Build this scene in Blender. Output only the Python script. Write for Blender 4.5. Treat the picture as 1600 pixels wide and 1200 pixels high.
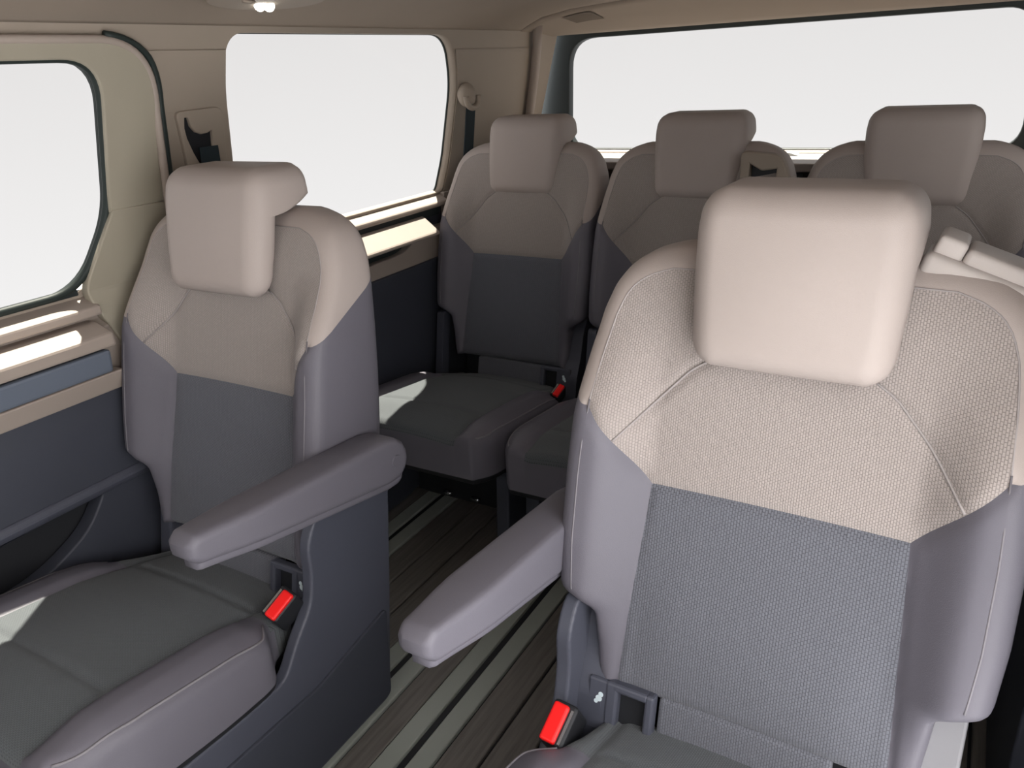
import bpy, bmesh, math
import numpy as np
from mathutils import Vector, Matrix

for o in list(bpy.data.objects):
    bpy.data.objects.remove(o)
scene = bpy.context.scene
COL = scene.collection

# ------------------------------------------------------------------ camera
YAW, PITCH, ROLL, FPX = 0.5418, 0.3837, -0.0569, 1225.4
fw = Vector((-math.sin(YAW) * math.cos(PITCH), math.cos(YAW) * math.cos(PITCH), -math.sin(PITCH)))
rt = Vector((math.cos(YAW), math.sin(YAW), 0))
up = rt.cross(fw)
r2 = rt * math.cos(ROLL) + up * math.sin(ROLL)
u2 = -rt * math.sin(ROLL) + up * math.cos(ROLL)
cam = bpy.data.cameras.new('camera')
cam.sensor_fit = 'HORIZONTAL'
cam.sensor_width = 36
cam.lens = FPX / 1600 * 36
cam.clip_start = 0.02
cam_o = bpy.data.objects.new('camera', cam)
cam_o.matrix_world = Matrix(((r2.x, u2.x, -fw.x, .667), (r2.y, u2.y, -fw.y, 0), (r2.z, u2.z, -fw.z, 1.206), (0, 0, 0, 1)))
COL.objects.link(cam_o)
scene.camera = cam_o

# ------------------------------------------------------------------ light
SKY = 6.4          # overcast-bright white surroundings, seen through panes that dim it
TINT = 0.139       # pane transmission, a tint added to dim the strong sky outside
w = bpy.data.worlds.new('world')
scene.world = w
w.use_nodes = True
nt = w.node_tree
bg = nt.nodes['Background']
tc = nt.nodes.new('ShaderNodeTexCoord')
sep = nt.nodes.new('ShaderNodeSeparateXYZ')
rmp = nt.nodes.new('ShaderNodeValToRGB')
rmp.color_ramp.elements[0].position = 0.40
rmp.color_ramp.elements[0].color = (1.0, .99, .985, 1)
rmp.color_ramp.elements[1].position = 0.525
rmp.color_ramp.elements[1].color = (.885, .868, .862, 1)
mp = nt.nodes.new('ShaderNodeMapRange')
mp.inputs[1].default_value = -1
mp.inputs[2].default_value = 1
nt.links.new(tc.outputs['Generated'], sep.inputs[0])
nt.links.new(sep.outputs[2], mp.inputs[0])
nt.links.new(mp.outputs[0], rmp.inputs[0])
nt.links.new(rmp.outputs[0], bg.inputs[0])
bg.inputs[1].default_value = SKY
sun = bpy.data.lights.new('sun', 'SUN')
sun.energy = 100
sun.color = (1, .95, .82)
sun.angle = math.radians(.6)
sun_o = bpy.data.objects.new('sun', sun)
sun_o.rotation_euler = Vector((.19, -.57, -1)).to_track_quat('-Z', 'Y').to_euler()
sun_o.location = (-1.5, 3, 4)
COL.objects.link(sun_o)

vs = scene.view_settings
vs.view_transform = 'Standard'
vs.look = 'None'
vs.exposure = 0
vs.gamma = 1
vs.use_curve_mapping = False

# ------------------------------------------------------------------ materials
MATS = {}


def mat(name, col, rough=.6, spec=.3, bump=0, bscale=600, var=.06, sheen=0, metal=0, emit=0):
    if name in MATS:
        return MATS[name]
    m = bpy.data.materials.new(name)
    m.use_nodes = True
    n = m.node_tree
    b = n.nodes['Principled BSDF']
    b.inputs['Roughness'].default_value = rough
    b.inputs['Specular IOR Level'].default_value = spec
    b.inputs['Metallic'].default_value = metal
    b.inputs['Sheen Weight'].default_value = sheen
    t = n.nodes.new('ShaderNodeTexCoord')
    no = n.nodes.new('ShaderNodeTexNoise')
    no.inputs['Scale'].default_value = 9
    no.inputs['Detail'].default_value = 4
    n.links.new(t.outputs['Object'], no.inputs['Vector'])
    mx = n.nodes.new('ShaderNodeMix')
    mx.data_type = 'RGBA'
    mx.inputs[6].default_value = (*[c * (1 - var) for c in col], 1)
    mx.inputs[7].default_value = (*[c * (1 + var) for c in col], 1)
    n.links.new(no.outputs['Fac'], mx.inputs[0])
    n.links.new(mx.outputs[2], b.inputs['Base Color'])
    if bump:
        nb = n.nodes.new('ShaderNodeTexNoise')
        nb.inputs['Scale'].default_value = bscale
        nb.inputs['Detail'].default_value = 2
        n.links.new(t.outputs['Object'], nb.inputs['Vector'])
        bp = n.nodes.new('ShaderNodeBump')
        bp.inputs['Strength'].default_value = bump
        bp.inputs['Distance'].default_value = .001
        n.links.new(nb.outputs['Fac'], bp.inputs['Height'])
        n.links.new(bp.outputs[0], b.inputs['Normal'])
    if emit:
        b.inputs['Emission Color'].default_value = (*col, 1)
        b.inputs['Emission Strength'].default_value = emit
    MATS[name] = m
    return m


def woven(name, col, dark, axes, pitch=(.0052, .0034), contrast=1.0, bump=.5):
    """knit fabric: offset rows of little loops in the seat's own coordinates"""
    m = bpy.data.materials.new(name)
    m.use_nodes = True
    n = m.node_tree
    b = n.nodes['Principled BSDF']
    b.inputs['Roughness'].default_value = .85
    b.inputs['Specular IOR Level'].default_value = .15
    b.inputs['Sheen Weight'].default_value = .15
    t = n.nodes.new('ShaderNodeTexCoord')
    s = n.nodes.new('ShaderNodeSeparateXYZ')
    n.links.new(t.outputs['Object'], s.inputs[0])
    cb = n.nodes.new('ShaderNodeCombineXYZ')
    n.links.new(s.outputs[axes[0]], cb.inputs[1])
    n.links.new(s.outputs[axes[1]], cb.inputs[0])
    br = n.nodes.new('ShaderNodeTexBrick')
    br.inputs['Scale'].default_value = 1
    br.inputs['Brick Width'].default_value = pitch[0]
    br.inputs['Row Height'].default_value = pitch[1]
    br.inputs['Mortar Size'].default_value = pitch[1] * .2
    br.inputs['Mortar Smooth'].default_value = 1
    br.inputs['Color1'].default_value = (*col, 1)
    br.inputs['Color2'].default_value = (*[c * .93 for c in col], 1)
    br.inputs['Mortar'].default_value = (*dark, 1)
    n.links.new(cb.outputs[0], br.inputs['Vector'])
    n.links.new(br.outputs['Color'], b.inputs['Base Color'])
    inv = n.nodes.new('ShaderNodeMath')
    inv.operation = 'SUBTRACT'
    inv.inputs[0].default_value = 1
    n.links.new(br.outputs['Fac'], inv.inputs[1])
    bp = n.nodes.new('ShaderNodeBump')
    bp.inputs['Strength'].default_value = bump
    bp.inputs['Distance'].default_value = .0012
    n.links.new(inv.outputs[0], bp.inputs['Height'])
    n.links.new(bp.outputs[0], b.inputs['Normal'])
    MATS[name] = m
    return m


BEIGE = (.385, .334, .310)
GREY = (.126, .120, .143)
m_beige = mat('beige_leatherette', BEIGE, .55, .25, .25, 900, .03)
m_grey = mat('mauve_grey_leatherette', GREY, .5, .3, .25, 900, .03)
m_bw = woven('beige_knit', (.365, .325, .305), (.245, .215, .202), (0, 2), (.0044, .0031))
m_gw = woven('slate_knit', (.140, .145, .168), (.080, .083, .098), (0, 2), (.0052, .0036))
m_gwc = woven('slate_knit_seat', (.108, .119, .127), (.062, .069, .075), (0, 1), (.0046, .0032))
m_stitch = mat('pale_stitching', (0.317, 0.290, 0.284), .7, .2)
m_stitch_d = mat('grey_stitching', (0.198, 0.188, 0.205), .7, .2)
m_dark = mat('charcoal_plastic', (.046, .050, .066), .5, .35, .2, 1200)
m_dark2 = mat('slate_plastic', (.066, .070, .092), .45, .4, .2, 1200)
m_black = mat('black_plastic', (.016, .017, .020), .5, .35)
m_seal = mat('black_green_rubber', (.018, .026, .024), .55, .3)
m_hatch = mat('dark_teal_frame', (.020, .026, .027), .5, .3)
m_head = mat('taupe_headliner', (0.304, 0.254, 0.211), .9, .1, .3, 1500, .03)
m_pill = mat('taupe_pillar_plastic', (0.310, 0.261, 0.215), .65, .25, .2, 1500, .03)
m_olive = mat('olive_beige_trim', (0.330, 0.300, 0.238), .6, .25, .2, 1500, .03)
m_ltrim = mat('warm_beige_trim', (0.343, 0.290, 0.254), .55, .3, .2, 1500, .03)
m_strip = mat('blue_grey_satin_strip', (0.132, 0.155, 0.198), .32, .5)
m_red = mat('red_button', (.85, .012, .012), .35, .4)
m_strap = mat('black_webbing', (.020, .030, .036), .8, .2)
m_alu = mat('brushed_rail', (.29, .31, .28), .38, .5, 0, 1, .08)
m_belt = mat('cream_plastic', (0.475, 0.432, 0.409), .5, .3, .1, 1500, .02)
m_icon = mat('white_print', (.62, .72, .76), .5, .3)
m_lamp = mat('lamp_lens', (1, .97, .9), .3, .3, emit=6)
m_chrome = mat('steel', (.55, .57, .6), .25, .5, metal=1)
m_pale = mat('pale_grey_plastic', (.60, .64, .66), .5, .3)
m_side = mat('silver_grey_plastic', (.20, .198, .212), .5, .35, .1, 1500)


def floor_mat():
    m = bpy.data.materials.new('dark_wood_floor')
    m.use_nodes = True
    n = m.node_tree
    b = n.nodes['Principled BSDF']
    b.inputs['Roughness'].default_value = .45
    t = n.nodes.new('ShaderNodeTexCoord')
    mpn = n.nodes.new('ShaderNodeMapping')
    mpn.inputs['Scale'].default_value = (60, 3, 60)
    no = n.nodes.new('ShaderNodeTexNoise')
    no.inputs['Scale'].default_value = 2
    no.inputs['Detail'].default_value = 6
    n.links.new(t.outputs['Object'], mpn.inputs[0])
    n.links.new(mpn.outputs[0], no.inputs['Vector'])
    r = n.nodes.new('ShaderNodeValToRGB')
    r.color_ramp.elements[0].position = .3
    r.color_ramp.elements[0].color = (.105, .096, .086, 1)
    r.color_ramp.elements[1].position = .75
    r.color_ramp.elements[1].color = (.175, .163, .148, 1)
    n.links.new(no.outputs['Fac'], r.inputs[0])
    n.links.new(r.outputs[0], b.inputs['Base Color'])
    return m


m_floor = floor_mat()


def glass_mat():
    m = bpy.data.materials.new('privacy_glass')
    m.use_nodes = True
    n = m.node_tree
    n.nodes.clear()
    o = n.nodes.new('ShaderNodeOutputMaterial')
    tr = n.nodes.new('ShaderNodeBsdfTransparent')
    k = math.sqrt(TINT)      # the pane has two faces
    tr.inputs[0].default_value = (k, k, k, 1)
    gl = n.nodes.new('ShaderNodeBsdfGlossy')
    gl.inputs['Roughness'].default_value = .02
    mx = n.nodes.new('ShaderNodeMixShader')
    mx.inputs[0].default_value = .003
    n.links.new(tr.outputs[0], mx.inputs[1])
    n.links.new(gl.outputs[0], mx.inputs[2])
    n.links.new(mx.outputs[0], o.inputs[0])
    return m


m_glass = glass_mat()

# ------------------------------------------------------------------ helpers


def link(o, parent=None):
    COL.objects.link(o)
    if parent:
        o.parent = parent
    return o


def tag(o, label=None, cat=None, group=None, kind=None):
    for k, v in (('label', label), ('category', cat), ('group', group), ('kind', kind)):
        if v:
            o[k] = v
    return o


def empty(name, loc):
    o = bpy.data.objects.new(name, None)
    o.location = loc
    o.empty_display_size = .1
    return link(o)


def from_data(name, verts, faces, m, parent=None, smooth=True):
    me = bpy.data.meshes.new(name)
    me.from_pydata([tuple(v) for v in verts], [], faces)
    me.materials.append(m)
    if smooth:
        me.polygons.foreach_set('use_smooth', [True] * len(me.polygons))
    me.update()
    return link(bpy.data.objects.new(name, me), parent)


def from_bm(name, bm, m, parent=None, smooth=False):
    bmesh.ops.recalc_face_normals(bm, faces=bm.faces)
    me = bpy.data.meshes.new(name)
    bm.to_mesh(me)
    bm.free()
    me.materials.append(m)
    if smooth:
        me.polygons.foreach_set('use_smooth', [True] * len(me.polygons))
    return link(bpy.data.objects.new(name, me), parent)


def box_bm(bm, c, d, bev=.004, rot=None, seg=2):
    r = bmesh.ops.create_cube(bm, size=1)
    vs_ = r['verts']
    bmesh.ops.scale(bm, vec=d, verts=vs_)
    if bev:
        es = list({e for v in vs_ for e in v.link_edges})
        bv = bmesh.ops.bevel(bm, geom=es, offset=bev, segments=seg, profile=.5, affect='EDGES')
        vs_ = list({v for f in bv['faces'] for v in f.verts} | {v for v in vs_ if v.is_valid})
    if rot is not None:
        bmesh.ops.rotate(bm, cent=(0, 0, 0), matrix=rot, verts=vs_)
    bmesh.ops.translate(bm, vec=c, verts=vs_)
    return vs_


def box(name, c, d, m, parent=None, bev=.004, rot=None, seg=2, smooth=False):
    bm = bmesh.new()
    box_bm(bm, c, d, bev, rot, seg)
    return from_bm(name, bm, m, parent, smooth)


def prism(name, pts, axis, a, b, m, parent=None, bev=.003, seg=2, mp=None):
    """polygon extruded along axis ('x': pts are (y,z); 'y': pts are (x,z); 'z': (x,y))"""
    bm = bmesh.new()

    def P(p, t):
        return {'x': (t, p[0], p[1]), 'y': (p[0], t, p[1]), 'z': (p[0], p[1], t)}[axis]
    vs_ = [bm.verts.new(P(p, a)) for p in pts]
    f = bm.faces.new(vs_)
    r = bmesh.ops.extrude_face_region(bm, geom=[f])
    nv = [v for v in r['geom'] if isinstance(v, bmesh.types.BMVert)]
    i = 'xyz'.index(axis)
    for v in nv:
        v.co[i] = b
    bmesh.ops.recalc_face_normals(bm, faces=bm.faces)
    if bev:
        bmesh.ops.bevel(bm, geom=list(bm.edges), offset=bev, segments=seg, profile=.5, affect='EDGES', clamp_overlap=True)
    if mp:
        for v in bm.verts:
            v.co = mp(v.co)
    return from_bm(name, bm, m, parent)


def tube(name, pts, r, m, parent=None, n=8, closed=False, flat=1.0):
    pts = [Vector(p) for p in pts]
    N = len(pts)
    V, F = [], []
    up_ = Vector((0, 0, 1))
    prev = None
    for i, p in enumerate(pts):
        a = pts[(i - 1) % N] if (closed or i) else p
        c = pts[(i + 1) % N] if (closed or i < N - 1) else p
        t = (c - a).normalized()
        if prev is None:
            q = t.cross(up_)
            if q.length < .1:
                q = t.cross(Vector((1, 0, 0)))
        else:
            q = prev - t * prev.dot(t)
        q.normalize()
        prev = q
        b = t.cross(q)
        for k in range(n):
            an = 2 * math.pi * k / n
            V.append(p + q * r * math.cos(an) + b * r * flat * math.sin(an))
    for i in range(N if closed else N - 1):
        for k in range(n):
            j = (i + 1) % N
            F.append((i * n + k, i * n + (k + 1) % n, j * n + (k + 1) % n, j * n + k))
    if not closed:
        F.append(tuple(range(n))[::-1])
        F.append(tuple((N - 1) * n + k for k in range(n)))
    return from_data(name, V, F, m, parent)


def sm(a, b, x):
    t = np.clip((x - a) / (b - a), 0, 1)
    return t * t * (3 - 2 * t)


def arcpts(poly, r, n=6):
    """round the corners of a polygon; r one radius or one per corner"""
    out = []
    N = len(poly)
    for i in range(N):
        p0, p1, p2 = Vector(poly[i - 1]), Vector(poly[i]), Vector(poly[(i + 1) % N])
        rr = r[i] if isinstance(r, (list, tuple)) else r
        if rr <= 0:
            out.append(tuple(p1))
            continue
        a, b = (p0 - p1), (p2 - p1)
        rr = min(rr, a.length * .48, b.length * .48)
        s, e = p1 + a.normalized() * rr, p1 + b.normalized() * rr
        for k in range(n + 1):
            t = k / n
            q = s * (1 - t) ** 2 + p1 * 2 * t * (1 - t) + e * t * t
            out.append(tuple(q))
    return out


def sheet(name, loops, thick, mapf, m, parent=None, bevel=0.0):
    """flat panel with holes (first loop is the outline): local (a, b, t) mapped by mapf"""
    cu = bpy.data.curves.new(name, 'CURVE')
    cu.dimensions = '2D'
    cu.fill_mode = 'BOTH'
    cu.extrude = thick / 2
    cu.bevel_depth = bevel
    cu.bevel_resolution = 2
    for lp in loops:
        sp = cu.splines.new('POLY')
        sp.points.add(len(lp) - 1)
        for q, p in zip(sp.points, lp):
            q.co = (p[0], p[1], 0, 1)
        sp.use_cyclic_u = True
    tmp = bpy.data.objects.new('tmp_curve', cu)
    COL.objects.link(tmp)
    dg = bpy.context.evaluated_depsgraph_get()
    me = bpy.data.meshes.new_from_object(tmp.evaluated_get(dg))
    bpy.data.objects.remove(tmp)
    bpy.data.curves.remove(cu)
    me.name = name
    for v in me.vertices:
        v.co = mapf(v.co.x, v.co.y, v.co.z)
    me.materials.clear()
    me.materials.append(m)
    bm = bmesh.new()
    bm.from_mesh(me)
    bmesh.ops.remove_doubles(bm, verts=bm.verts, dist=1e-5)
    bmesh.ops.recalc_face_normals(bm, faces=bm.faces)
    bm.to_mesh(me)
    bm.free()
    return link(bpy.data.objects.new(name, me), parent)


def slab(vv, aL, aR, ss, front, back, rf, rb, mp):
    """cushion: rows at vv, width from aL(v) to aR(v); front(u,v)/back(u,v) give depth; edges rounded by rf / rb.
    returns verts, faces, sheet id per face, (i,j) of face: 0 front, 2 rim, 3 back"""
    vv = np.asarray(vv, float)
    ss = np.asarray(ss, float)
    nv_, ns = len(vv), len(ss)
    L = np.array([aL(v) for v in vv])
    R = np.array([aR(v) for v in vv])
    U = L[:, None] + (R - L)[:, None] * (ss[None, :] + 1) / 2
    Vg = np.repeat(vv[:, None], ns, 1)
    # outline polyline
    ol = np.concatenate([np.stack([L, vv], 1), np.stack([U[-1], Vg[-1]], 1), np.stack([R, vv], 1)[::-1], np.stack([U[0], Vg[0]], 1)[::-1]])
    P = np.stack([U.ravel(), Vg.ravel()], 1)
    D = np.full(len(P), 9.0)
    for a, b in zip(ol, np.roll(ol, -1, 0)):
        ab = b - a
        l2 = (ab ** 2).sum()
        if l2 < 1e-12:
            continue
        t = np.clip(((P - a) @ ab) / l2, 0, 1)
        D = np.minimum(D, np.hypot(*(P - a - t[:, None] * ab).T))
    D = D.reshape(U.shape)

    def rnd(r):
        d = np.minimum(D, r)
        return r - np.sqrt(np.maximum(r * r - (r - d) ** 2, 0))
    Wf = front(U, Vg) + rnd(rf)
    Wb = back(U, Vg) - rnd(rb)
    mid = (Wf + Wb) / 2
    Wf = np.minimum(Wf, mid)
    Wb = np.maximum(Wb, mid)
    verts = [mp(u, v, w_) for u, v, w_ in zip(U.ravel(), Vg.ravel(), Wf.ravel())] + \
            [mp(u, v, w_) for u, v, w_ in zip(U.ravel(), Vg.ravel(), Wb.ravel())]
    off = nv_ * ns
    faces, ids = [], []
    for i in range(nv_ - 1):
        for j in range(ns - 1):
            a = i * ns + j
            faces.append((a, a + 1, a + ns + 1, a + ns))
            ids.append((0, i, j))
            faces.append((off + a, off + a + ns, off + a + ns + 1, off + a + 1))
            ids.append((3, i, j))
    rim = [j for j in range(ns)] + [i * ns + ns - 1 for i in range(1, nv_)] + [(nv_ - 1) * ns + j for j in range(ns - 2, -1, -1)] + [i * ns for i in range(nv_ - 2, 0, -1)]
    for k in range(len(rim)):
        a, b = rim[k], rim[(k + 1) % len(rim)]
        faces.append((a, off + a, off + b, b))
        ids.append((2, -1, -1))
    return verts, faces, ids


def dense(a, b, n):
    """samples denser at both ends"""
    t = np.linspace(0, 1, n)
    t2 = .5 - .5 * np.cos(t * math.pi)
    return a + (b - a) * (.55 * t + .45 * t2)


def interp(tab):
    xs = np.array([t[0] for t in tab], float)
    ys = np.array([t[1] for t in tab], float)
    return lambda v: float(np.interp(v, xs, ys))


def slab_obj(name, args, m, parent=None):
    v, f, _ = slab(*args)
    bm = bmesh.new()
    vv = [bm.verts.new(p) for p in v]
    for q in f:
        try:
            bm.faces.new([vv[k] for k in q])
        except ValueError:
            pass
    bmesh.ops.remove_doubles(bm, verts=bm.verts, dist=2e-5)
    return from_bm(name, bm, m, parent, True)


def smooth_tab(tab, w_=11):
    """resample a piecewise linear table with light smoothing"""
    xs = np.linspace(tab[0][0], tab[-1][0], 200)
    ys = np.interp(xs, [t[0] for t in tab], [t[1] for t in tab])
    k = np.ones(w_) / w_
    h_ = w_ // 2
    yp = np.concatenate([np.full(h_, ys[0]), ys, np.full(h_, ys[-1])])
    ys2 = np.convolve(yp, k, 'valid')
    ys2[0], ys2[-1] = ys[0], ys[-1]
    return lambda v: float(np.interp(v, xs, ys2))


# ------------------------------------------------------------------ the van body
Z0, Z1 = .84, 1.30
XB, XT = -.83, -.70


def WX(z):
    return XB + (z - Z0) * (XT - XB) / (Z1 - Z0)


# floor with planks and rails
fl = prism('floor', [(-.86, -1.3), (.90, -1.3), (.90, 2.85), (-.86, 2.85)], 'z', -.06, -.008, m_black, None, 0)
tag(fl, 'dark ribbed wood-look van floor with pale metal seat rails', None, None, 'structure')
rails = [-.283, -.115, .30, -.62, .66]
edges = [-.86]
plank_spans = []
xs_block = sorted((x - .052, x + .052) for x in rails)
cur = -.86
for a, b in xs_block + [(.895, .895)]:
    if a - cur > .02:
        k = max(1, round((a - cur) / .075))
        for i in range(k):
            plank_spans.append((cur + (a - cur) * i / k, cur + (a - cur) * (i + 1) / k))
    cur = max(cur, b)
for a, b in plank_spans:
    box('plank', ((a + b) / 2, .775, -.006), (b - a - .006, 4.14, .012), m_floor, fl, .002, None, 1)
for x in rails:
    rail = box('rail', (x, .775, -.008), (.100, 4.14, .008), m_alu, fl, .001, None, 1)
    for s in (-1, 1):
        box('rail_lip', (x + s * .030, .775, -.001), (.042, 4.14, .010), m_alu, rail, .003, None, 2)
    box('rail_slot', (x, .775, -.003), (.013, 4.14, .004), m_black, rail, 0)

# side walls
win1 = arcpts([(-.05, 1.26), (.935, 1.26), (.935, .985), (.865, .845), (-.05, .845)], [.06, .075, .05, .07, .05], 8)
win2 = arcpts([(1.225, 1.302), (2.05, 1.302), (2.115, 1.17), (2.13, .95), (2.118, .846), (1.26, .846), (1.25, 1.03), (1.225, 1.19)],
              [.075, .11, .05, .03, .02, .05, .04, .05], 8)
door_out = arcpts([(-.10, 1.288), (1.055, 1.288), (1.075, .86), (-.10, .86)], [.0, .115, 0, 0], 10)
win1w = arcpts([(-.02 if False else .16, 1.272), (.955, 1.272), (.955, .985), (.90, .838), (.16, .838)], [.06, .075, .05, .07, .05], 8)
win1 = arcpts([(.19, 1.26), (.935, 1.26), (.935, .985), (.865, .845), (.19, .845)], [.06, .075, .05, .07, .05], 8)
winf = arcpts([(-.95, 1.24), (-.02, 1.26), (-.02, .87), (-1.05, .87)], .06, 6)
XR = .04      # the cabin is centred a little right of the middle seat
for sg, side in ((1, 'left'), (-1, 'right')):
    y0w = -1.2 if side == 'left' else .74      # unseen open door, its gap shaped to light the nearest seat
    before = set(bpy.data.objects)
    def mw(off):
        return lambda a, b, t: (sg * (WX(b) + off + t), a, b)
    wl = sheet('wall_' + side, [[(y0w, .82), (y0w, 1.325), (2.72, 1.325), (2.72, .82)], win2] + ([win1w] if side == 'left' else []), .03, mw(-.017), m_pill)
    tag(wl, 'taupe upper van side with window openings, %s side' % side, None, None, 'structure')
    # lower outer skin
    prism('lower_skin', [(y0w, -.01), (2.85, -.01), (2.85, .845), (y0w, .845)], 'x', sg * (XB - .03), sg * (XB - .005), m_dark, wl, 0)
    # panes
    for nm, lp, k in (('door', win1, 1), ('quarter', win2, 2)):
        if k == 1 and side == 'right':
            continue
        cx = sum(p[0] for p in lp) / len(lp)
        cz = sum(p[1] for p in lp) / len(lp)
        big = [(cx + (p[0] - cx) * 1.035, cz + (p[1] - cz) * 1.05) for p in lp]
        small = [(cx + (p[0] - cx) * .992, cz + (p[1] - cz) * .988) for p in lp]
        wn = sheet('window_%d' % (k + (0 if side == 'left' else 3)), [big], .004, mw(-.036 if k == 2 else -.016), m_glass)
        tag(wn, 'tinted %s window pane on the %s side of the van' % ('sliding door' if k == 1 else 'rear quarter', side), None, None, 'structure')
        if k == 1:
            sheet('window_seal', [[(cx + (p[0] - cx) * 1.012, cz + (p[1] - cz) * 1.018) for p in lp], small], .012, mw(-.008), m_seal, wn)
        else:
            sheet('window_seal', [[(cx + (p[0] - cx) * 1.006, cz + (p[1] - cz) * 1.008) for p in lp],
                                  [(cx + (p[0] - cx) * .997, cz + (p[1] - cz) * .995) for p in lp]], .006, mw(-.030), m_seal, wn)
    # sliding door
    dn = 1 if side == 'left' else 2
    fr = arcpts([(.11, 1.283), (1.042, 1.283), (1.058, .99), (.933, .99), (.935, 1.26), (.19, 1.26), (.19, .85), (.11, .85)], [0, .115, 0, 0, .075, .06, 0, 0], 10)
    dr = sheet('door_%d' % dn, [fr], .014, mw(.008), m_olive, None, .003)
    tag(dr, 'sliding door with beige window surround and dark lower panel, %s side' % side, None, None, 'structure')
    # door edge bead and rubber seal around the aperture
    bead = arcpts([(-.10, 1.288), (1.040, 1.288), (1.060, .62)], [0, .115, 0], 12)[1:-1]
    bead = [(.11, 1.288)] + [p for p in bead if p[0] > .2] + [(1.065, .62)]
    bead = list(bead)
    tube('edge_bead', [(sg * ((WX(b) if b > Z0 else XB) + .012), a, b) for a, b in bead], .008, m_ltrim, dr)
    seal = [(a + .013 * min(1, (a - .92) / .10), b + .009 * max(0, min(1, (b - 1.15) / .1))) for a, b in bead if a > .925]
    tube('door_seal', [(sg * ((WX(b) if b > Z0 else XB) + .010), a, b) for a, b in seal], .0065, m_seal, dr)

    tube('window_gasket', [(sg * (WX(b) + .004), a, b) for a, b in win1], .008, m_seal, dr, 8, True)
    y0d = .11

    def ext(name, pts, y0, y1, m, parent, bev=.004, y1top=None):
        def mpf(co):
            return Vector(co)
        return prism(name, [(sg * (XB + p[0]), p[1]) for p in pts], 'y', y0, y1, m, parent, bev)
    # lower quadrant of the window surround
    sheet('corner_trim', [arcpts([(.935, .988), (1.058, .988), (1.062, .84), (.985, .66), (.93, .66), (.885, .79), (.866, .845)], [.0, 0, .02, .02, .02, .03, .03], 6)],
          .016, lambda a, b, t: (sg * ((WX(b) if b > Z0 else XB + (Z0 - b) * .17) + .010 + t), a, b), m_olive, dr, .003)
    ext('window_sill_seal', [(-.02, .836), (.003, .836), (.003, .848), (-.02, .848)], y0d, .86, m_hatch, dr, .002)
    ext('upper_ledge', [(-.02, .796), (.034, .796), (.034, .814), (-.02, .836)], y0d, .88, m_ltrim, dr, .004)
    ext('belt_panel', [(0, .65), (.030, .65), (.028, .77), (.006, .785), (.006, .806), (0, .806)], y0d, 1.052, m_ltrim, dr, .003)
    ext('lower_ledge', [(0, .742), (.080, .742), (.078, .768), (.030, .786), (0, .786)], y0d, .865, m_ltrim, dr, .005)
    ext('trim_strip', [(0, .690), (.070, .690), (.076, .737), (0, .737)], y0d, .852, m_strip, dr, .006)
    ext('lower_band', [(0, .648), (.056, .648), (.072, .690), (0, .690)], y0d, .872, m_ltrim, dr, .004)
    ext('dark_panel', [(0, .47), (.050, .47), (.046, .60), (.040, .650), (0, .65)], y0d, 1.052, m_dark, dr, .005)
    ext('ridge', [(0, .447), (.052, .447), (.060, .462), (.054, .478), (0, .478)], y0d, .96, m_dark2, dr, .005)
    pock = arcpts([(.20, .435), (.785, .452), (.735, .385), (.63, .335), (.20, .31)], [.02, .02, .05, .06, .03], 5)
    sheet('lower_panel', [[(.11, .0), (1.052, .0), (1.052, .45), (.11, .45)], pock], .03, lambda a, b, t: (sg * (XB + .028 + t), a, b), m_dark, dr, .004)
    sheet('pocket_liner', [[(.14, .29), (.80, .29), (.80, .46), (.14, .46)]], .004, lambda a, b, t: (sg * (XB + .004 + t), a, b), m_black, dr)

    if side == 'right':
        for c_ in list(dr.children):
            bpy.data.objects.remove(c_)
        bpy.data.objects.remove(dr)
        sheet('front_side', [[(-1.2, .0), (-1.2, 1.325), (-.36, 1.325), (-.36, .0)]], .03, mw(-.02), m_pill, wl)  # unseen and windowless, rear edge set to shape the incoming side light
    # rear quarter trim
    qt = sheet('trim_%d' % dn, [[(1.085, .0), (2.72, .0), (2.72, .652), (1.085, .652)]], .03, lambda a, b, t: (sg * (XB + .022 + t), a, b), m_dark, None, .004)
    tag(qt, 'dark lower side panel beside the third row, %s side' % side, None, None, 'structure')
    slot_ = arcpts([(1.25, .738), (1.93, .738), (1.86, .700), (1.25, .690)], [.01, .02, .04, .01], 5)
    sheet('belt_panel', [[(1.085, .645), (2.72, .645), (2.72, .748), (1.085, .748)], slot_], .024, lambda a, b, t: (sg * (XB + .014 + t), a, b), m_ltrim, qt, .003)
    sheet('slot_liner', [[(1.24, .68), (1.95, .68), (1.95, .75), (1.24, .75)]], .003, lambda a, b, t: (sg * (XB + .003 + t), a, b), m_hatch, qt)
    ext('sill_ledge', [(-.03, .808), (.030, .808), (.030, .822), (-.03, .852)], 1.26, 2.11, m_ltrim, qt, .005)
    ext('pillar_base', [(-.02, .745), (.012, .745), (.012, .845), (-.02, .845)], 1.066, 1.25, m_ltrim, qt, .003)
    ext('corner_base', [(-.02, .745), (.012, .745), (.012, .845), (-.02, .845)], 2.11, 2.68, m_ltrim, qt, .003)
    ext('sill_groove', [(-.02, .784), (.024, .784), (.024, .810), (-.02, .810)], 1.25, 2.06, m_hatch, qt, .002)
    ext('lower_ledge', [(-.02, .740), (.086, .740), (.086, .750), (.028, .794), (-.02, .794)], 1.20, 1.97, m_ltrim, qt, .006)
    # pillar covers
    cp = arcpts([(1.058, 1.215), (1.030, 1.268), (1.221, 1.268), (1.221, 1.19), (1.245, 1.03), (1.252, .84), (1.066, .84)], [0, .0, .0, .03, .03, 0, 0], 4)
    cv = sheet('trim_%d' % (dn + 2), [cp], .004, mw(.001), m_pill, None, .0015)
    tag(cv, 'taupe pillar cover between the door and quarter window, %s side' % side, None, None, 'structure')
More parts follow.
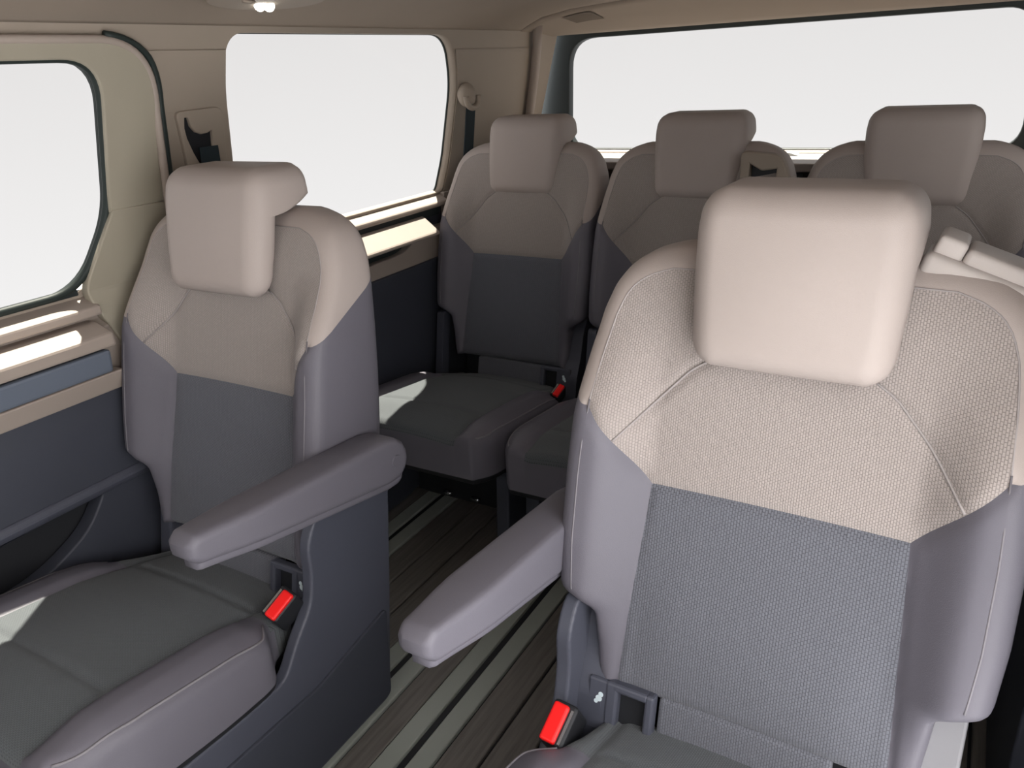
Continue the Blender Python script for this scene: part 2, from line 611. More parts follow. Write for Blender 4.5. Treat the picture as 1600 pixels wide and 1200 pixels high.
    dp = arcpts([(2.078, 1.262), (2.56, 1.262), (2.62, .84), (2.124, .84), (2.134, .95), (2.120, 1.17)], [.0, .0, 0, 0, .02, .04], 4)
    dv = sheet('trim_%d' % (dn + 4), [dp], .003, mw(-.0005), m_pill, None, .0)
    tag(dv, 'taupe rear pillar cover beside the rear window, %s side' % side, None, None, 'structure')
    # pale lip along the hatch opening
    lip = arcpts([(2.60, .70), (2.60, .84), (2.55, 1.20), (2.51, 1.33)], [0, .1, .1, 0], 6)
    tube('edge_lip', [(sg * ((WX(b) if b > Z0 else XB) + .02), a + .012, b) for a, b in lip], .016, m_ltrim, dv)

    if side == 'right':
        for o in set(bpy.data.objects) - before:
            if o.parent is None:
                o.location.x += XR

# ceiling
prof = [(-.705, 1.310), (-.69, 1.318), (-.67, 1.328), (-.62, 1.348), (-.52, 1.364), (-.3, 1.378), (0, 1.385)]
prof = prof + [(-x * (1 + XR / .705), z) for x, z in prof[::-1][1:]]
ys = [-1.10, -.28, .2, .8, 1.4, 2.0, 2.4, 2.60]
V, F = [], []
for y in ys:
    for x, z in prof:
        V.append((x, y, z))
for y in ys:
    for x, z in prof:
        V.append((x * 1.01, y, z + .05))
n, k, o_ = len(prof), len(ys), len(prof) * len(ys)
for i in range(k - 1):
    for j in range(n - 1):
        a = i * n + j
        F.append((a, a + 1, a + n + 1, a + n))
        F.append((o_ + a, o_ + a + n, o_ + a + n + 1, o_ + a + 1))
for j in range(n - 1):
    F.append((j, o_ + j, o_ + j + 1, j + 1))
    a = (k - 1) * n + j
    F.append((a, a + 1, o_ + a + 1, o_ + a))
for i in range(k - 1):
    a = i * n
    F.append((a, a + n, o_ + a + n, o_ + a))
    a = i * n + n - 1
    F.append((a, o_ + a, o_ + a + n, a + n))
ce = from_data('ceiling', V, F, m_head)
tag(ce, 'taupe fabric headliner arching over the cabin', None, None, 'structure')
# header over the rear hatch: a rounded beam that bows with the roof
hd = []
for x in np.linspace(-.70, .74, 41):
    zt = np.interp(abs(x) if x < 0 else x / (1 + XR / .705), [abs(p[0]) for p in prof[:7]][::-1], [p[1] for p in prof[:7]][::-1])
    hd.append((x, zt))
V, F = [], []
sec = [(2.45, .0), (2.53, .10), (2.60, .42), (2.655, .88), (2.68, 1.0), (2.70, .98), (2.71, .5), (2.72, -.6), (2.45, -.6)]


def header_z(x, y):
    zt = np.interp(abs(x) if x < 0 else x / (1 + XR / .705), [abs(p[0]) for p in prof[:7]][::-1], [p[1] for p in prof[:7]][::-1])
    w_ = np.interp(y, [q[0] for q in sec[:6]], [q[1] for q in sec[:6]])
    return zt + (1.300 - zt) * w_ - .002


for x, zt in hd:
    for y, w_ in sec:
        V.append((x, y, zt + (1.300 - zt) * w_ - .002 if w_ >= 0 else zt + .05))
ns_ = len(sec)
for i in range(len(hd) - 1):
    for j in range(ns_):
        a, b = i * ns_ + j, i * ns_ + (j + 1) % ns_
        F.append((a, b, b + ns_, a + ns_))
hdr = from_data('rear_header', V, F, m_head, ce)
V, F = [], []
for i in range(9):
    for j in range(6):
        yy = 2.52 + .075 * j / 5
        xx = -.585 + .10 * i / 8 + .02 * j / 5
        V.append((xx, yy, header_z(xx, yy) - .003))
for i in range(8):
    for j in range(5):
        a = i * 6 + j
        F.append((a, a + 1, a + 7, a + 6))
m_mesh = mat('dark_taupe_mesh', (.17, .14, .115), .9, .1, .6, 900)
from_data('speaker_grille', V, F, m_mesh, ce)

# rear hatch
hole = arcpts([(-.672, 1.290), (.735, 1.290), (.765, .905), (-.695, .905)], [.10, .07, .09, .09], 8)
outer = [(-.86, .30), (.90, .30), (.90, 1.42), (-.86, 1.42)]
rear = sheet('wall_rear', [outer, hole], .03, lambda a, b, t: (a, 2.79 + t - (b - .9) * .06, b), m_hatch, None, .004)
tag(rear, 'dark hatch frame around the rear window', None, None, 'structure')
big = [(.03 + (p[0] - .03) * 1.03, 1.1 + (p[1] - 1.1) * 1.08) for p in hole]
wr = sheet('window_3', [big], .004, lambda a, b, t: (a, 2.812 + t - (b - .9) * .06, b), m_glass)
tag(wr, 'wide tinted rear window pane', None, None, 'structure')
dr = sheet('door_3', [[(-.80, .02), (.84, .02), (.84, .865), (.74, .895), (-.70, .895), (-.80, .865)]], .05, lambda a, b, t: (a, 2.75 + t, b), m_ltrim, None, .01)
tag(dr, 'beige lower tailgate panel under the rear window', None, None, 'structure')
prism('sill_ledge', arcpts([(-.70, 2.46), (.74, 2.46), (.74, 2.76), (-.70, 2.76)], .02, 3), 'z', .875, .90, m_belt, dr, .006)
prism('pull_handle', [(.125, .80), (.185, .80), (.165, .905), (.130, .915)], 'y', 2.64, 2.69, m_pale, dr, .008)  # added pale block standing in for the far seat belt webbing
prism('lower_skin', [(-.86, -.02), (.90, -.02), (.90, .31), (-.86, .31)], 'y', 2.80, 2.83, m_dark, rear, 0)

# unseen front bulkhead behind the camera, raised to cut light from ahead
fr_ = prism('wall_front', arcpts([(-.86, 0), (.90, 0), (.90, 1.08), (-.86, 1.08)], .02, 2), 'y', -1.34, -1.26, m_dark, None, 0)
tag(fr_, 'dark lower front bulkhead behind the camera', None, None, 'structure')

# ------------------------------------------------------------------ seats
BACK = {}


def yf(z):
    return .02 + .24 * (z - .84) + 2.2 * np.maximum(z - .90, 0) ** 2


def backrest_zones():
    half = smooth_tab([(.360, .200), (.40, .208), (.490, .213), (.500, .222), (.512, .252), (.526, .263), (.60, .268), (.70, .268), (.78, .265), (.86, .260),
                       (.905, .254), (.94, .242), (.963, .226), (.980, .202), (.990, .176), (.994, .150)], 5)
    vv = dense(.360, .994, 130)
    ss = np.concatenate([np.linspace(-1, -.90, 12)[:-1], np.linspace(-.90, .90, 90), np.linspace(.90, 1, 12)[1:]])

    def front(u, v):
        bol = sm(.152, .228, np.abs(u)) * (1 - sm(.76, .92, v)) * (.45 + .55 * sm(.40, .52, v))
        lum = .010 * np.exp(-((v - .47) / .10) ** 2) * (1 - sm(.10, .2, np.abs(u)))
        hol = .012 * (1 - (u / .27) ** 2)
        return yf(v) + hol - .050 * bol - lum

    def back(u, v):
        return .155 + .13 * (v - .88) + 0 * u
    verts, faces, ids = slab(vv, lambda v: -half(v), half, ss, front, back, .030, .045, lambda u, v, w_: (u, w_, v))
    bm = bmesh.new()
    bv = [bm.verts.new(p) for p in verts]
    jl = 11
    jr = len(ss) - 1 - 11
    for f, (s, i, j) in zip(faces, ids):
        try:
            q = bm.faces.new([bv[k] for k in f])
        except ValueError:
            continue
        if s == 3 and (j < jl + 6 or j >= jr - 6 or i >= len(vv) - 22):
            s = 2
        q.material_index = s
    bm.normal_update()
    # colour-break lines, cut straight through the mesh
    A, B = Vector((.157, .676)), Vector((.240, .790))

    def cut(co, no):
        g = list(bm.verts) + list(bm.edges) + list(bm.faces)
        bmesh.ops.bisect_plane(bm, geom=g, plane_co=co, plane_no=no, dist=1e-5)
    cut((0, 0, .676), (0, 0, 1))
    for s in (-1, 1):
        d = B - A
        cut((s * A.x, 0, A.y), (-s * d.y, 0, d.x))
        cut((s * .157, 0, .676), (1, 0, s * .018 / .30))
    # inset contour of the woven insert, following the shoulder outline
    zs = [.60, .74, .80, .85, .885, .91, .93, .945, .957, .967, .975, .982, .987, .991]
    ct = []
    for z_ in zs:
        h0, h1 = half(z_ - .004), half(z_ + .004)
        nrm = Vector((.008, -(h1 - h0))).normalized()
        ct.append(Vector((half(z_), z_)) - nrm * .026)
    keep = []
    for p in ct:
        if p.x > .05 and (not keep or (p.y > keep[-1].y + .002 and p.x < keep[-1].x + .002)):
            keep.append(p)
    ct = keep + [Vector((0, max(.9685, keep[-1].y + .001)))]
    for s in (-1, 1):
        for a_, b_ in zip(ct[:-1], ct[1:]):
            d = b_ - a_
            near = [f for f in bm.faces if f.material_index == 0 and f.calc_center_median().x * s > -.01 and
                    abs((Vector((abs(f.calc_center_median().x), f.calc_center_median().z)) - (a_ + b_) / 2).length) < d.length / 2 + .012]
            g = list({v for f in near for v in f.verts}) + list({e for f in near for e in f.edges}) + near
            bmesh.ops.bisect_plane(bm, geom=g, plane_co=(s * a_.x, 0, a_.y), plane_no=(-s * d.y, 0, d.x), dist=1e-5)

    def inside(x_, z_):
        if z_ < ct[0].y:
            return abs(x_) < half(z_) - .026
        for a_, b_ in zip(ct[:-1], ct[1:]):
            if a_.y <= z_ < b_.y or (b_ is ct[-1] and z_ >= a_.y):
                d = b_ - a_
                return (abs(x_) - a_.x) * d.y - (z_ - a_.y) * d.x < 0
        return False
    y_e = -.033
    cut((0, y_e, .790), (0, -.48, 1))
    zones = {}
    for f in bm.faces:
        c = f.calc_center_median()
        s = f.material_index
        if s == 0 and not inside(c.x, c.z):
            s = 1
        diag = (abs(c.x) - A.x) * (B.y - A.y) - (c.z - A.y) * (B.x - A.x)   # >0 below / outside the diagonal
        if s == 0:
            above = c.z > .676 and diag < 0
            if above:
                z = 'upper_panel'
            elif c.z < .676 and abs(c.x) < .157 + (.676 - c.z) * .06:
                z = 'center_panel'
            else:
                z = 'bolster_l' if c.x < 0 else 'bolster_r'
        elif s in (1, 2):
            if c.z > .790 + .48 * (c.y - y_e):
                z = 'shoulder_cover'
            else:
                z = 'bolster_l' if c.x < 0 else 'bolster_r'
        else:
            z = 'back_shell'
        zones.setdefault(z, []).append(f)
    # seam grooves
    segs = []
    for s in (-1, 1):
        segs += [((s * A.x, A.y), (s * B.x, B.y)), ((s * .157, .676), (s * .178, .360)), ((s * .120, .840), (s * .204, .743)), ((s * .092, .858), (s * .120, .840))]
    segs += [((-.157, .676), (.157, .676))]
    for v in bm.verts:
        if v.co.y < .09:
            p = np.array((v.co.x, v.co.z))
            dd = 9
            for a, b in segs:
                a, b = np.array(a), np.array(b)
                t = np.clip(((p - a) @ (b - a)) / ((b - a) @ (b - a)), 0, 1)
                dd = min(dd, np.hypot(*(p - a - t * (b - a))))
            if dd < .02:
                v.co.y += .0045 * math.exp(-(dd / .0055) ** 2)
    out = {}
    for z, fs in zones.items():
        vid = {}
        V_, F_ = [], []
        for f in fs:
            q = []
            for v in f.verts:
                if v not in vid:
                    vid[v] = len(V_)
                    V_.append(v.co.copy())
                q.append(vid[v])
            F_.append(q)
        me = bpy.data.meshes.new(z)
        me.from_pydata([tuple(v) for v in V_], [], F_)
        me.polygons.foreach_set('use_smooth', [True] * len(me.polygons))
        me.materials.append({'upper_panel': m_bw, 'center_panel': m_gw, 'shoulder_cover': m_beige, 'back_shell': m_dark}.get(z, m_grey))
        me.update()
        # keep the shading continuous over the zone borders
        out[z] = me
    # points for the raised stitching along the outer edge
    st = []
    path = [Vector((half(z_) - .026, z_)) for z_ in np.linspace(.53, .73, 12)] + [p for p in ct if p.y > .735]
    for s in (-1, 1):
        st.append([(s * p.x, float(front(np.array(p.x), np.array(p.y))) + .0006, p.y) for p in path])
    bm.free()
    return out, st, verts, len(ss), len(vv)


def cushion_zones(front_y):
    half = smooth_tab([(front_y, .215), (front_y + .02, .236), (front_y + .05, .252), (front_y + .12, .262), (-.26, .264), (-.235, .258), (-.215, .222), (-.16, .206), (-.075, .196)])
    vv = dense(front_y, -.07, 110)
    ss = np.concatenate([np.linspace(-1, -.92, 8)[:-1], np.linspace(-.92, .92, 84), np.linspace(.92, 1, 8)[1:]])

    def top(u, v):      # as depth: negative z
        zt = np.interp(v, [front_y, front_y + .14, -.30, -.19, -.12, -.07], [.396, .385, .362, .335, .312, .298]) + .0 * u
        drop = .018 * sm(front_y + .10, front_y, v)
        bol = .010 * sm(.15, .195, np.abs(u)) * (1 - sm(.21, .262, np.abs(u)) * 1.6) * sm(-.2, -.26, v)
        dome = .010 * (1 - (u / .17) ** 2) * (np.abs(u) < .17)
        return -(zt - drop + bol + dome)

    def bot(u, v):
        return -.235 + 0 * u - .02 * sm(-.3, front_y, v)
    verts, faces, ids = slab(vv, lambda v: -half(v), half, ss, top, bot, .022, .02, lambda u, v, w_: (u, v, -w_))
    bm = bmesh.new()
    bv = [bm.verts.new(p) for p in verts]
    for f, (s, i, j) in zip(faces, ids):
        try:
            q = bm.faces.new([bv[k] for k in f])
        except ValueError:
            continue
        q.material_index = s

    def cut(co, no):
        g = list(bm.verts) + list(bm.edges) + list(bm.faces)
        bmesh.ops.bisect_plane(bm, geom=g, plane_co=co, plane_no=no, dist=1e-5)
    for s in (-1, 1):
        cut((s * .170, 0, 0), (1, 0, 0))
    y2 = front_y + .135
    segs = [((-.17, -.19), (.17, -.19)), ((-.17, y2), (.17, y2)), ((-.17, front_y + .02), (-.17, -.08)), ((.17, front_y + .02), (.17, -.08))]
    for v in bm.verts:
        if v.co.z > .30:
            p = np.array((v.co.x, v.co.y))
            dd = 9
            for k, (a, b) in enumerate(segs):
                a, b = np.array(a), np.array(b)
                t = np.clip(((p - a) @ (b - a)) / ((b - a) @ (b - a)), 0, 1)
                dd = min(dd, np.hypot(*(p - a - t * (b - a))))
            if dd < .03:
                v.co.z -= .0055 * math.exp(-(dd / .008) ** 2)
    zones = {}
    for f in bm.faces:
        c = f.calc_center_median()
        s = f.material_index
        if s == 3:
            z = 'underside'
        elif s == 0 and (abs(c.x) < .17 or c.y > -.205):
            z = 'seat_panel'
        elif s == 2 and c.y > -.19:
            z = 'seat_panel'
        elif c.y < front_y + .012 and abs(c.x) < .17:
            z = 'front_cover'
        else:
            z = 'seat_bolster_l' if c.x < 0 else 'seat_bolster_r'
        zones.setdefault(z, []).append(f)
    out = {}
    for z, fs in zones.items():
        vid = {}
        V_, F_ = [], []
        for f in fs:
            q = []
            for v in f.verts:
                if v not in vid:
                    vid[v] = len(V_)
                    V_.append(v.co.copy())
                q.append(vid[v])
            F_.append(q)
        me = bpy.data.meshes.new(z)
        me.from_pydata([tuple(v) for v in V_], [], F_)
        me.polygons.foreach_set('use_smooth', [True] * len(me.polygons))
        me.materials.append({'seat_panel': m_gwc, 'underside': m_black}.get(z, m_grey))
        me.update()
        out[z] = me
    st = []
    for j in (4, len(ss) - 5):
        st.append([verts[i * len(ss) + j] for i in range(6, len(vv) - 34)])
    bm.free()
    return out, st


def headrest_mesh():
    half = smooth_tab([(.850, .092), (.855, .104), (.864, .114), (.88, .120), (.96, .1255), (1.02, .127), (1.045, .124), (1.060, .115), (1.067, .104), (1.070, .090)])
    vv = np.concatenate([dense(.850, .9875, 36), .988 + .026 * np.linspace(0, 1, 16) ** 2, dense(1.016, 1.070, 26)])
    ss = dense(-1, 1, 56)

    def front(u, v):
        return .20 * (v - .96) - .010 * (1 - (u / .13) ** 2) * (1 - ((v - .96) / .12) ** 2) + .002

    def back(u, v):
        lo = np.minimum(yf(v) + .010, .20 * (v - .96) + .058)
        return lo + (.150 - lo) * np.sqrt(np.clip((v - .988) / .026, 0, 1))
    v, f, _ = slab(vv, lambda q: -half(q), half, ss, front, back, .034, .024, lambda u, v_, w_: (u, w_, v_))
    bm = bmesh.new()
    q = [bm.verts.new(p) for p in v]
    for k in f:
        try:
            bm.faces.new([q[i] for i in k])
        except ValueError:
            pass
    bmesh.ops.remove_doubles(bm, verts=bm.verts, dist=2e-5)
    bmesh.ops.recalc_face_normals(bm, faces=bm.faces)
    me = bpy.data.meshes.new('headrest')
    bm.to_mesh(me)
    bm.free()
    me.polygons.foreach_set('use_smooth', [True] * len(me.polygons))
    me.materials.append(m_beige)
    return me


BZ, BST, _, _, _ = backrest_zones()
CZ2, CST2 = cushion_zones(-.60)
CZ3, CST3 = cushion_zones(-.64)
HR = headrest_mesh()


def inst(name, me, parent, loc=(0, 0, 0)):
    o = bpy.data.objects.new(name, me)
    o.location = loc
    return link(o, parent)


SHARED = {}


def share(key, maker, parent):
    """first call builds the part, later calls copy it with the same mesh"""
    if key in SHARED:
        s = SHARED[key]
        o = bpy.data.objects.new(s.name.split('.')[0], s.data)
        return link(o, parent)
    o = maker(parent)
    SHARED[key] = o
    return o


def armrest(s, parent):
    """s: side (+1 right of seat)"""
    x0, x1 = .268, .340

    def cl(y):
        t = (y + .378) / (.458)
        return .622 + (.560 - .622) * t
    lo = interp([(-.385, -.012), (-.378, -.020), (-.37, -.026), (-.10, -.040), (.02, -.046), (.050, -.043), (.070, -.028), (.078, -.008)])
    hi = interp([(-.385, .006), (-.378, .014), (-.37, .021), (-.10, .036), (.02, .042), (.050, .039), (.070, .026), (.078, .008)])
    args = (dense(-.385, .078, 60), lambda y: cl(y) + lo(y), lambda y: cl(y) + hi(y), dense(-1, 1, 20),
            lambda u, v: x0 + .010 * sm(-.25, -.40, v) + 0 * u, lambda u, v: x1 - .012 * sm(-.25, -.40, v) + 0 * u, .010, .013,
            lambda u, v, w_: (s * w_, v, u))
    a = slab_obj('armrest', args, m_grey, parent)
    args = (dense(-.372, .066, 40), lambda y: cl(y) + lo(y) - .012, lambda y: cl(y) + lo(y) + .012, dense(-1, 1, 8),
            lambda u, v: x0 + .007 + .010 * sm(-.25, -.38, v) + 0 * u, lambda u, v: x1 - .007 - .012 * sm(-.25, -.38, v) + 0 * u, .006, .006,
            lambda u, v, w_: (s * w_, v, u))
    slab_obj('lower_shell', args, m_grey, a)
    # pivot cap
    bm = bmesh.new()
    r = bmesh.ops.create_cone(bm, segments=24, radius1=.013, radius2=.011, depth=.006, cap_ends=True)
    bmesh.ops.rotate(bm, cent=(0, 0, 0), matrix=Matrix.Rotation(math.pi / 2, 3, 'Y'), verts=bm.verts)
    bmesh.ops.translate(bm, vec=(s * (x1 - .001), .040, .562), verts=bm.verts)
    from_bm('pivot_cap', bm, m_grey, a)
    bm = bmesh.new()
    bmesh.ops.create_cone(bm, segments=20, radius1=.022, radius2=.022, depth=.05, cap_ends=True)
    bmesh.ops.rotate(bm, cent=(0, 0, 0), matrix=Matrix.Rotation(math.pi / 2, 3, 'Y'), verts=bm.verts)
    bmesh.ops.translate(bm, vec=(s * .255, .040, .562), verts=bm.verts)
    from_bm('pivot_shaft', bm, m_dark, a)
    return a


def buckle(s, parent, loc, tilt=.55, big=1.0, lean=.35):
    R = Matrix.Rotation(lean, 3, 'Y') @ Matrix.Rotation(tilt, 3, 'X')
    c = Vector(loc)
    b = box('buckle', c, (.036 * big, .058 * big, .066 * big), m_black, parent, .006, R, 3)
    box('release_button', c + R @ Vector((s * .004 * big, -.002, .0325 * big)), (.022 * big, .052 * big, .014 * big), m_red, b, .004, R, 3)
    box('tongue_slot', c + R @ Vector((-s * .0115 * big, -.002, .0325 * big)), (.004, .046 * big, .003), m_chrome, b, 0, R)
    tube('stalk', [c + R @ Vector((0, 0, -.03)), c + R @ Vector((0, .005, -.06)), c + Vector((s * .0, .01, -.11))], .011, m_black, b, 8, False, .6)
    return b


def anchor(s, parent):
    """plastic frame with a child-seat anchor opening at the foot of the backrest"""
    R = Matrix.Rotation(-.23, 3, 'X')
    c = Vector((s * .165, -.100, .318))

    def L(p):
        return c + R @ Vector((s * p[0], p[1], p[2]))
    bm = bmesh.new()
    for q, d in (((-.038, 0, 0), (.014, .02, .105)), ((.022, 0, 0), (.022, .02, .105)), ((-.008, 0, .046), (.056, .02, .013)), ((-.008, 0, -.042), (.056, .02, .022))):
        box_bm(bm, L(q), d, .004, R)
    b = from_bm('anchor_frame', bm, m_dark2, parent)
    box('opening', L((-.008, .012, .004)), (.05, .01, .08), m_black, b, 0, R)
    # recliner cover beside it
    pts = [(-.115, .20), (-.05, .20), (-.02, .30), (-.005, .42), (.01, .50), (-.015, .515), (-.05, .475), (-.075, .40), (-.105, .345), (-.118, .28)]
    prism('recliner_cover', arcpts(pts, .015, 3), 'x', s * .200, s * .246, m_dark2, b, .006)
    # round printed child-seat mark
    bm = bmesh.new()
    for dx, dz, r in ((0, .010, .0040), (.004, 0, .0052), (.010, -.008, .0034)):
        g = bmesh.ops.create_circle(bm, cap_ends=True, segments=16, radius=r)
        bmesh.ops.rotate(bm, cent=(0, 0, 0), matrix=R @ Matrix.Rotation(math.pi / 2, 3, 'X'), verts=g['verts'])
        bmesh.ops.translate(bm, vec=L((.036 + dx * .7, -.0108, .022 + dz * .7)), verts=g['verts'])
    from_bm('child_seat_mark', bm, m_icon, b)
    box('mark_plate', L((.040, -.004, .010)), (.036, .012, .085), m_dark2, b, .004, R)
    return b


def make_seat(x, yrow, row, arm=0, dy=0.0, rz=0.0, dz=0.0):
    root = empty('captain_seat' if row == 2 else 'rear_seat', (x, yrow, dz))
    if row == 3:
        root.scale.x = .97
    root.rotation_euler.z = rz
    bk = inst('backrest', BZ['back_shell'], root, (0, dy, 0))
    for z in ('upper_panel', 'center_panel', 'shoulder_cover'):
        inst(z, BZ[z], bk)
    inst('bolster', BZ['bolster_l'], bk)
    inst('bolster', BZ['bolster_r'], bk)

    def seam_maker(s):
        def mk(p):
            pts = []
            for t in np.linspace(0, 1, 14):
                xx = np.interp(t, [0, .2, 1], [.092, .120, .204])
                zz = np.interp(t, [0, .2, 1], [.858, .840, .743])
                bol = sm(.152, .228, xx) * (1 - sm(.76, .92, zz))
                yy = yf(zz) + .012 * (1 - (xx / .27) ** 2) - .050 * bol
                pts.append((s * xx, yy + .0030, zz))
            return tube('piping', pts, .0016, m_stitch, p, 6)
        return mk
    for s in (-1, 1):
        share(('seam', s), seam_maker(s), bk)
        share(('edge', s), lambda p, s=s: tube('edge_piping', [q for q in BST[0 if s < 0 else 1] if q[2] < .80], .0012, m_stitch_d, p, 6), bk)
        share(('edgeu', s), lambda p, s=s: tube('edge_piping', [q for q in BST[0 if s < 0 else 1] if q[2] >= .79], .0012, m_stitch, p, 6), bk)
    hr = inst('headrest', HR, root, (0, 0, 0))
    for s in (-1, 1):
        share(('post', s), lambda p, s=s: tube('headrest_post', [(s * .055, .085, .95), (s * .055, .088, 1.02)], .006, m_chrome, p, 8), hr)
    cz, cst = (CZ2, CST2) if row == 2 else (CZ3, CST3)
    cu = inst('cushion', cz['underside'], root, (0, dy, 0))
    for z in ('seat_panel', 'front_cover'):
        if z in cz:
            inst(z, cz[z], cu)
    inst('seat_bolster', cz['seat_bolster_l'], cu)
    inst('seat_bolster', cz['seat_bolster_r'], cu)
    for k in (0, 1):
        share(('cedge', row, k), lambda p, k=k: tube('stitched_seam', cst[k], .0024, m_stitch_d, p, 6), cu)
    # fabric strip between backrest and cushion
    share('strip', lambda p: prism('lower_strip', [(-.110, .255), (-.077, .255), (-.050, .364), (-.084, .364)], 'x', -.118, .118, m_gw, p, .006), cu)
    share('strip2', lambda p: prism('frame', [(-.06, .24), (.05, .24), (.09, .50), (-.01, .50)], 'x', -.195, .195, m_black, p, .006), bk)
    if row == 2:
        # base and side shields
        prism('base', arcpts([(-.50, .0), (.03, .0), (.06, .245), (-.52, .245)], .02, 3), 'x', -.205, .205, m_black, root, .008)
        for s in (-1, 1):
            pts = [(-.55, .255), (-.31, .245), (-.225, .245), (-.185, .300), (-.142, .345), (-.128, .40), (-.128, .455), (-.10, .50), (.03, .515), (.105, .50),
                   (.075, .30), (.045, .12), (.025, .0), (-.30, .0), (-.56, .0), (-.58, .14)]
            if s != arm:
                pts = [(-.55, .255), (-.31, .245), (-.05, .215), (.05, .20), (.045, .12), (.025, .0), (-.30, .0), (-.56, .0), (-.58, .14)]
            sh = share(('shield', s, s == arm), lambda p, s=s: prism('side_shield', arcpts(pts, .02, 3), 'x', s * .238, s * .262, m_dark2, p, .008, 3), root)
            low = [(-.56, .012), (.022, .012), (.042, .215), (-.16, .180), (-.56, .195)]
            share(('shieldlow', s, arm), lambda p, s=s: prism('lower_cover', arcpts(low, .015, 3), 'x', s * .250, s * .268, m_dark, p, .006), sh)
    else:
        # black base block sized to give the dark under the seat, plus side plates
        prism('base', arcpts([(-.40, .0), (.05, .0), (.05, .235), (-.36, .235)], .02, 3), 'x', -.20, .20, m_black, root, .008)
        for s in (-1, 1):
            share(('leg', s), lambda p, s=s: prism('leg', arcpts([(-.58, .0), (-.44, .0), (-.30, .03), (.02, .03), (.06, .0), (.12, .0), (.10, .24), (-.56, .24)], .02, 3), 'x', s * .205, s * .245, m_dark, p, .006), root)
        for xx in (-.07, .03):
            share(('latch', xx), lambda p, xx=xx: tube('latch_bar', [(xx, -.43, .045), (xx + .03, -.44, .05)], .008, m_chrome, p, 8), root)
    return root, bk, cu


X2, Y2, Y3, XM, SP = .501, .927, 2.077, .015, .525
L2 = make_seat(-X2 - .005, Y2, 2, 1)
tag(L2[0], 'captain seat with grey knit back beside the sliding door, armrest towards the aisle', 'seat', 'second row captain seats')
R2_ = make_seat(X2 - .006, Y2, 2, -1, 0, -.03, -.012)
R2_[1].scale.x = 1.045
R2_[1].location.z = -.010
tag(R2_[0], 'nearest and brightest captain seat, large pale headrest, in the right foreground', 'seat', 'second row captain seats')
rows3 = []
for k, lab in ((-1, 'rear bench seat in the back corner beside the quarter window'),
               (0, 'middle seat of the rear row, belt outlet on its shoulder'),
               (1, 'rear row seat directly behind the nearest captain seat')):
    s_ = make_seat(XM + k * SP, Y3, 3, 0, -.045)
    tag(s_[0], lab, 'seat', 'third row seats')
    rows3.append(s_)
armrest(1, L2[0])
armrest(-1, R2_[0]).location.z = -.012
buckle(1, L2[0], (.228, -.172, .350))
buckle(-1, R2_[0], (-.232, -.166, .322), .55, 1.08, .10)
anchor(1, L2[0])
anchor(-1, R2_[0])
for s_ in rows3:
    buckle(1, s_[0], (.245, -.27, .345), .5, .8)
    anchor(1, s_[0]).location.y = -.045
    prism('recliner_cover', arcpts([(-.19, .22), (-.15, .22), (-.10, .50), (-.135, .50)], .01, 3), 'x', -.262, -.235, m_dark2, s_[0], .006)
# outer side plate of the nearest seat
prism('recliner_cover', arcpts([(-.12, .20), (.02, .20), (.06, .50), (-.05, .50)], .02, 3), 'x', .206, .256, m_side, R2_[0], .008)
prism('recliner_cover', arcpts([(-.10, .20), (.02, .20), (.06, .50), (-.03, .50)], .02, 3), 'x', -.246, -.212, m_dark2, L2[0], .008)


def belt_outlet(root, m, m2):
    """belt guide housing riding on the right shoulder of a backrest"""
    R = Matrix.Rotation(.34, 3, 'Y')
    c = Vector((.196, .118, .958))

    def L(p):
        return c + R @ Vector(p)
    h = box('belt_outlet', L((0, 0, 0)), (.150, .070, .030), m, root, .010, R, 3, True)
    box('outlet_cap', L((-.054, .006, .018)), (.032, .062, .036), m, h, .006, R, 3, True)
    box('outlet_cap', L((.004, .006, .016)), (.082, .064, .032), m, h, .007, R, 3, True)
    box('outlet_cap', L((.068, .006, .010)), (.044, .064, .028), m, h, .006, R, 3, True)
    return h


belt_outlet(R2_[0], m_belt, m_black)


def belt_tower(root):
    """taupe belt tower with a dark mouth on the middle seat's shoulder"""
    out = arcpts([(.135, .87), (.262, .87), (.240, .945), (.222, .968), (.135, .975)], [0, .01, .02, .02, .01], 4)
    mouth = arcpts([(.146, .878), (.182, .880), (.200, .908), (.226, .912), (.228, .944), (.186, .938), (.150, .958)], .004, 3)
    h = sheet('belt_outlet', [out, mouth], .024, lambda a, b, t: (a, -.014 + t, b), m_pill, root, .005)
    sheet('outlet_mouth', [[(.14, .872), (.234, .872), (.226, .962), (.14, .966)]], .006, lambda a, b, t: (a, .004 + t, b), m_black, h)
    return h


belt_tower(rows3[1][0])

# ------------------------------------------------------------------ seat belts on the pillars
sb = empty('seat_belt', (-.76, 1.16, 1.1))
tag(sb, 'black seat belt coming out of a slot in the door-side pillar', 'seat belt', 'pillar seat belts')


def onwall(off):
    return lambda a, b, t: (WX(b) + off + t + .76, a - 1.16, b - 1.1)


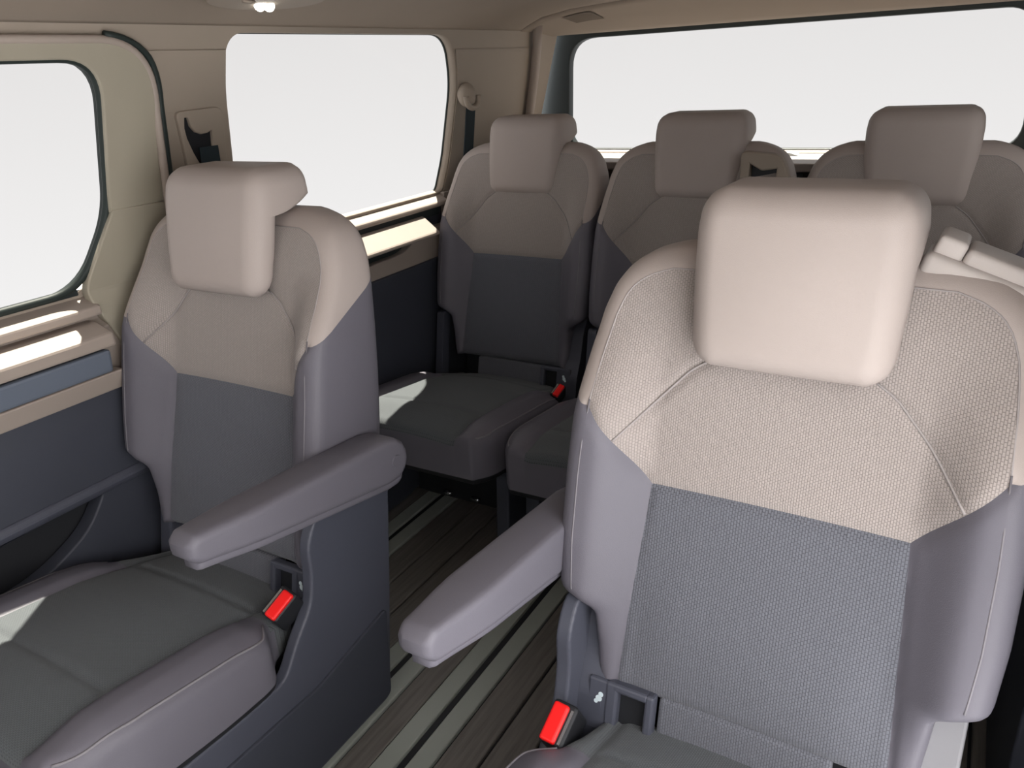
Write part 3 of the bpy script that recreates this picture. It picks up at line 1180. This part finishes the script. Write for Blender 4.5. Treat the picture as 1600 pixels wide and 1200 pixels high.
guide = arcpts([(1.092, 1.156), (1.205, 1.160), (1.222, 1.01), (1.225, .95), (1.13, .95), (1.115, 1.07)], [.01, .02, .02, 0, 0, .03], 4)
mouth = [(a - .010 * (b > 1.05), b) for a, b in [(1.118, 1.148), (1.130, 1.148), (1.136, 1.130), (1.148, 1.118), (1.162, 1.113), (1.176, 1.114), (1.190, 1.120), (1.192, 1.10), (1.196, 1.06), (1.205, .965), (1.150, .965),
         (1.150, 1.045), (1.140, 1.075), (1.124, 1.105), (1.118, 1.125)]]
sheet('guide_cover', [guide, mouth], .007, onwall(.0075), m_pill, sb, .002)
sheet('slot', [[(1.140, .955), (1.207, .955), (1.207, 1.152), (1.104, 1.152), (1.122, 1.07), (1.138, 1.03)]], .002, onwall(.0055), m_black, sb)
sheet('webbing', [[(1.154, .60), (1.206, .60), (1.194, 1.085), (1.146, 1.085)]], .003,
      lambda a, b, t: (((WX(b) + .012) if b > Z0 else XB + .048) + t + .76, a - 1.16, b - 1.1), m_strap, sb)

sb2 = empty('seat_belt', (-.75, 2.15, 1.12))
tag(sb2, 'dark seat belt hanging from a round guide on the rear corner pillar', 'seat belt', 'pillar seat belts')


def onw2(off):
    return lambda a, b, t: (WX(b) + off + t + .75, a - 2.15, b - 1.12)


bm = bmesh.new()
bmesh.ops.create_uvsphere(bm, u_segments=24, v_segments=14, radius=.034)
bmesh.ops.scale(bm, vec=(.75, 1, 1.05), verts=bm.verts)
bmesh.ops.translate(bm, vec=(WX(1.13) + .02 + .75, -.004, .014), verts=bm.verts)
from_bm('guide_cap', bm, m_pill, sb2, True)
ring = [(WX(1.12) + .042 + .75, -.002 + .036 * math.cos(a), .006 + .030 * math.sin(a)) for a in np.linspace(math.pi * .95, math.pi * 2.05, 16)]
tube('guide_ring', ring, .009, m_pill, sb2, 10)
sheet('webbing', [[(2.150, .72), (2.206, .72), (2.178, 1.105), (2.128, 1.105)]], .003, lambda a, b, t: (((WX(b) + .036) if b > Z0 else XB + .036) + t + .75, a - 2.15, b - 1.12), m_strap, sb2)

# reading lamp in the headliner
lp = empty('reading_lamp', (-.555, 1.215, 1.358))
lp.rotation_euler.y = -.16
tag(lp, 'small reading lamp with two lit lenses in the ceiling', 'lamp')
oval = [(.075 * math.cos(a), .14 * math.sin(a)) for a in np.linspace(0, 2 * math.pi, 40)[:-1]]
prism('housing', oval, 'z', -.010, .006, m_pill, lp, .003)
for dy_ in (-.012, .012):
    bm = bmesh.new()
    bmesh.ops.create_uvsphere(bm, u_segments=16, v_segments=10, radius=.011)
    bmesh.ops.translate(bm, vec=(-.03, dy_ + .012, -.012), verts=bm.verts)
    from_bm('lens', bm, m_lamp, lp, True)
tube('switch', [(-.01, -.06, -.011), (-.004, -.045, -.014), (-.012, -.03, -.011)], .003, m_head, lp, 6)
